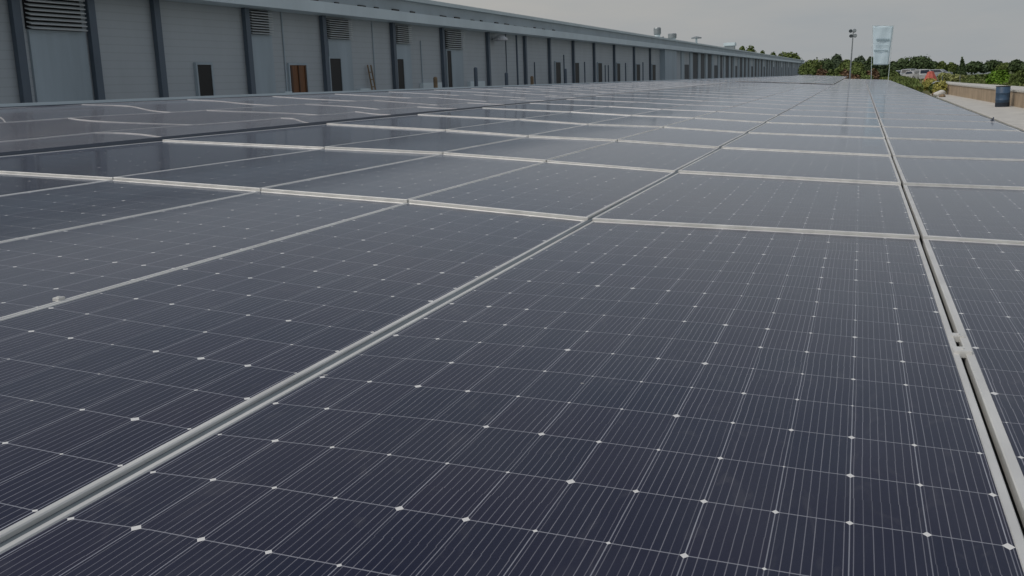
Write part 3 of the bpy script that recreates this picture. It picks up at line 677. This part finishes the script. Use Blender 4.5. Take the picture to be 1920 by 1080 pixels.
for (y0, y1, xa, xb) in ((72.5, 76.5, 1643.5, 1668), (85.5, 86.5, 1642.5, 1666), (93.5, 96, 1638.8, 1664.5)):
    x = xa
    while x < xb:
        w = rr.uniform(1.0, 2.6); x2 = min(x+w, xb)
        P = [bp(x, y1)-o0, bp(x2, y1)-o0, bp(x2, y0)-o0, bp(x, y0)-o0]
        for p in P: p.y -= .10
        bm.faces.new([bm.verts.new(p) for p in P]); x = x2+.5
mkobj('lettering', bm, M['print'], t)

# red canopy on a dark post
Yr = 96.0; xr = atX(1745.5, Yr)
def rz(py): return atZ(1745, py, Yr)+G
t = thing('parasol', 'small red canvas parasol on a dark stand above the weeds', 'parasol', loc=(xr, Yr, 0))
bm = bmesh.new(); prof = [(.05, rz(133.5)), (.26, rz(135)), (.30, rz(138)), (.42, rz(144)), (.50, rz(150)), (.50, rz(152.5)), (.46, rz(153))]; n = 16; rings = []
for r, z in prof: rings.append([bm.verts.new((r*(1+(.10 if k % 2 else -.05)*(r > .2))*math.cos(k*2*math.pi/n), r*(1+(.10 if k % 2 else -.05)*(r > .2))*math.sin(k*2*math.pi/n), z)) for k in range(n)])
for A, B in zip(rings, rings[1:]):
    for k in range(n): bm.faces.new((A[k], A[(k+1) % n], B[(k+1) % n], B[k]))
bm.faces.new(rings[0]); mkobj('canopy', bm, M['red'], t)
bm = bmesh.new(); tube(bm, (0, 0, 0), (0, 0, rz(136)), .05, n=8); box(bm, -.2, .22, -.2, .2, 0, rz(157)); mkobj('stand', bm, M['black'], t)

# parked vehicles (fronts and sides seen small, far away)
def vehicle(px, Y, w, ln, h, kind, paint, lab, cat, yaw=0):
    x = atX(px, Y); t = thing('parked_'+kind, lab, cat, 'vehicles parked beyond the verge', loc=(x, Y, 0)); t.rotation_euler = (0, 0, yaw)
    bm = bmesh.new()
    if kind == 'car': prof = [(-ln/2, .25), (-ln/2, .62*h*.95), (-ln*.30, .66*h), (-ln*.16, h*.97), (ln*.24, h), (ln*.42, .7*h), (ln/2, .66*h), (ln/2, .25)]
    else: prof = [(-ln/2, .3), (-ln/2, .55*h), (-ln*.44, .6*h), (-ln*.38, h*.96), (ln*.45, h), (ln/2, h*.9), (ln/2, .3)]
    for sx in (-1, 1):
        pass
    A = [bm.verts.new((-w/2*(1 if z < .7*h else .86), y, z)) for y, z in prof]; B = [bm.verts.new((w/2*(1 if z < .7*h else .86), y, z)) for y, z in prof]
    bm.faces.new(A); bm.faces.new(B[::-1])
    for k in range(len(prof)): bm.faces.new((A[k], B[k], B[(k+1) % len(prof)], A[(k+1) % len(prof)]))
    mkobj('body', bm, M[paint], t)
    # windscreen and side glass just proud of the body
    bm = bmesh.new()
    (ya, za), (yb, zb) = (prof[2], prof[3])
    vs = [(-w*.40, ya+.02, za+.05), (w*.40, ya+.02, za+.05), (w*.36, yb-.03, zb-.08), (-w*.36, yb-.03, zb-.08)]
    bm.faces.new([bm.verts.new(Vector(v)+Vector((0, -.03, .03))) for v in vs])
    mkobj('windscreen', bm, M['glass'], t)
    bm = bmesh.new()
    for s in (-1, 1):
        x_ = s*(w/2+.012); vs = [(x_, ya+.35, .70*h), (x_, ln*.30, .70*h), (x_*.9, ln*.2, .92*h), (x_*.9, yb+.15, .92*h)]; bm.faces.new([bm.verts.new(v) for v in vs])
    mkobj('side_windows', bm, M['glass'], t)
    for s in (-1, 1):
        for yy in (-ln*.3, ln*.3):
            bm = bmesh.new(); tube(bm, (s*(w/2-.2), yy, .32), (s*(w/2+.01), yy, .32), .32, n=14); mkobj('wheel', bm, M['black'], t)
        bm = bmesh.new(); box(bm, s*w*.38-.14, s*w*.38+.14, -ln/2-.02, -ln/2+.05, .5*h*.9, .5*h*.9+.14); mkobj('headlight', bm, M['lens'], t)
vehicle(1730, 158, 1.6, 4.0, 1.6, 'van', 'white', 'white van with dark windscreen left of the red canopy', 'van', .15)
vehicle(1714.5, 172, 1.6, 4.0, 1.4, 'car', 'white', 'white car second left of the red canopy', 'car', .5)
vehicle(1704, 185, 1.7, 4.2, 1.7, 'van', 'grey_paint', 'grey van behind the white cars', 'van', -.3)
vehicle(1693.5, 185, 1.8, 4.4, 1.5, 'car', 'grey_paint', 'grey car farthest left among the parked vehicles', 'car', .6)
vehicle(1759, 190, 1.8, 4.4, 1.45, 'car', 'grey_paint', 'grey car right of the red canopy', 'car', 1.2)
# yellow machine-like clutter, grey tank, sack, stones, thin posts
Yk = 84.; t = thing('water_tank', 'grey rounded plastic tank among weeds at the pavement end', 'tank', loc=(atX(1760, Yk), Yk, 0))
bm = bmesh.new(); lathe(bm, [(.42, 0), (.47, .1), (.47, .55), (.40, .72), (.2, .82), (.12, .84)], n=20); mkobj('body', bm, M['grey_paint'], t, True)
bm = bmesh.new(); lathe(bm, [(.13, .84), (.13, .9), (.02, .92)], n=14); mkobj('lid', bm, M['black'], t)
bm = bmesh.new(); bmesh.ops.create_icosphere(bm, subdivisions=3, radius=.36); rr = random.Random(2)
for v in bm.verts:
    v.co = Vector((v.co.x*1.0, v.co.y*.8, max(-.12, v.co.z*.5))); v.co += Vector((rr.uniform(-.02, .02), rr.uniform(-.02, .02), .06*math.sin(v.co.x*7)))
    v.co.z += .12
o = mkobj('sack', bm, M['sack'], None, True); o.location = (atX(1763.5, 70), 70, .0+.12); tag(o, 'slumped white sack lying at the near end of the weeds', 'sack')
for px, Y, r, lab in ((1756, 73, .22, 'small brown stone left of the white sack'), (1769, 68, .2, 'dark stone just right of the white sack')):
    bm = bmesh.new(); bmesh.ops.create_icosphere(bm, subdivisions=2, radius=r)
    for v in bm.verts: v.co = v.co*(1+random.uniform(-.12, .12)); v.co.z *= .7
    o = mkobj('stone', bm, M['rust']); o.location = (atX(px, Y), Y, r*.5); tag(o, lab, 'stone', 'stones by the white sack')
for px, py, Y, lab in ((1768, 142, 88, 'thin dark post right of the red canopy'), (1801, 140, 110, 'thin pale post beyond the terrace path'), (1823, 148, 60, 'thin stake standing on the tan wall')):
    if 'stake' in lab: continue
    bm = bmesh.new(); h = atZ(px, py, Y)+G; tube(bm, (0, 0, 0), (0, 0, h), .03, n=6); box(bm, -.06, .06, -.06, .06, 0, .08)
    o = mkobj('marker_post', bm, M['column'] if 'dark' in lab else M['steel']); o.location = (atX(px, Y), Y, 0); tag(o, lab, 'post')
# far low white greenhouse roofs glimpsed between the trees
for px, Y, w, lab in ((1778, 260, 4, 'pale low shed seen between the trees right of the parasol'), (1795, 300, 8, 'long pale shed roof behind the pointed tree'), (1832, 240, 6, 'pale low shed roof beyond the field')):
    t = thing('shed', lab, 'shed', 'distant sheds', loc=(atX(px, Y), Y, 0))
    bm = bmesh.new(); box(bm, -w/2, w/2, -3, 3, 0, 1.1); mkobj('wall', bm, M['upper'], t)
    bm = bmesh.new(); vs = [bm.verts.new(p) for p in ((-w/2-.2, -3.2, 1.102), (w/2+.2, -3.2, 1.102), (w/2+.2, 3.2, 1.102), (-w/2-.2, 3.2, 1.102), (-w/2-.2, 0, 1.75), (w/2+.2, 0, 1.75))]
    for f in ((0, 1, 5, 4), (3, 4, 5, 2), (0, 4, 3), (1, 2, 5), (0, 3, 2, 1)): bm.faces.new([vs[i] for i in f])
    mkobj('roof', bm, M['fascia'], t)
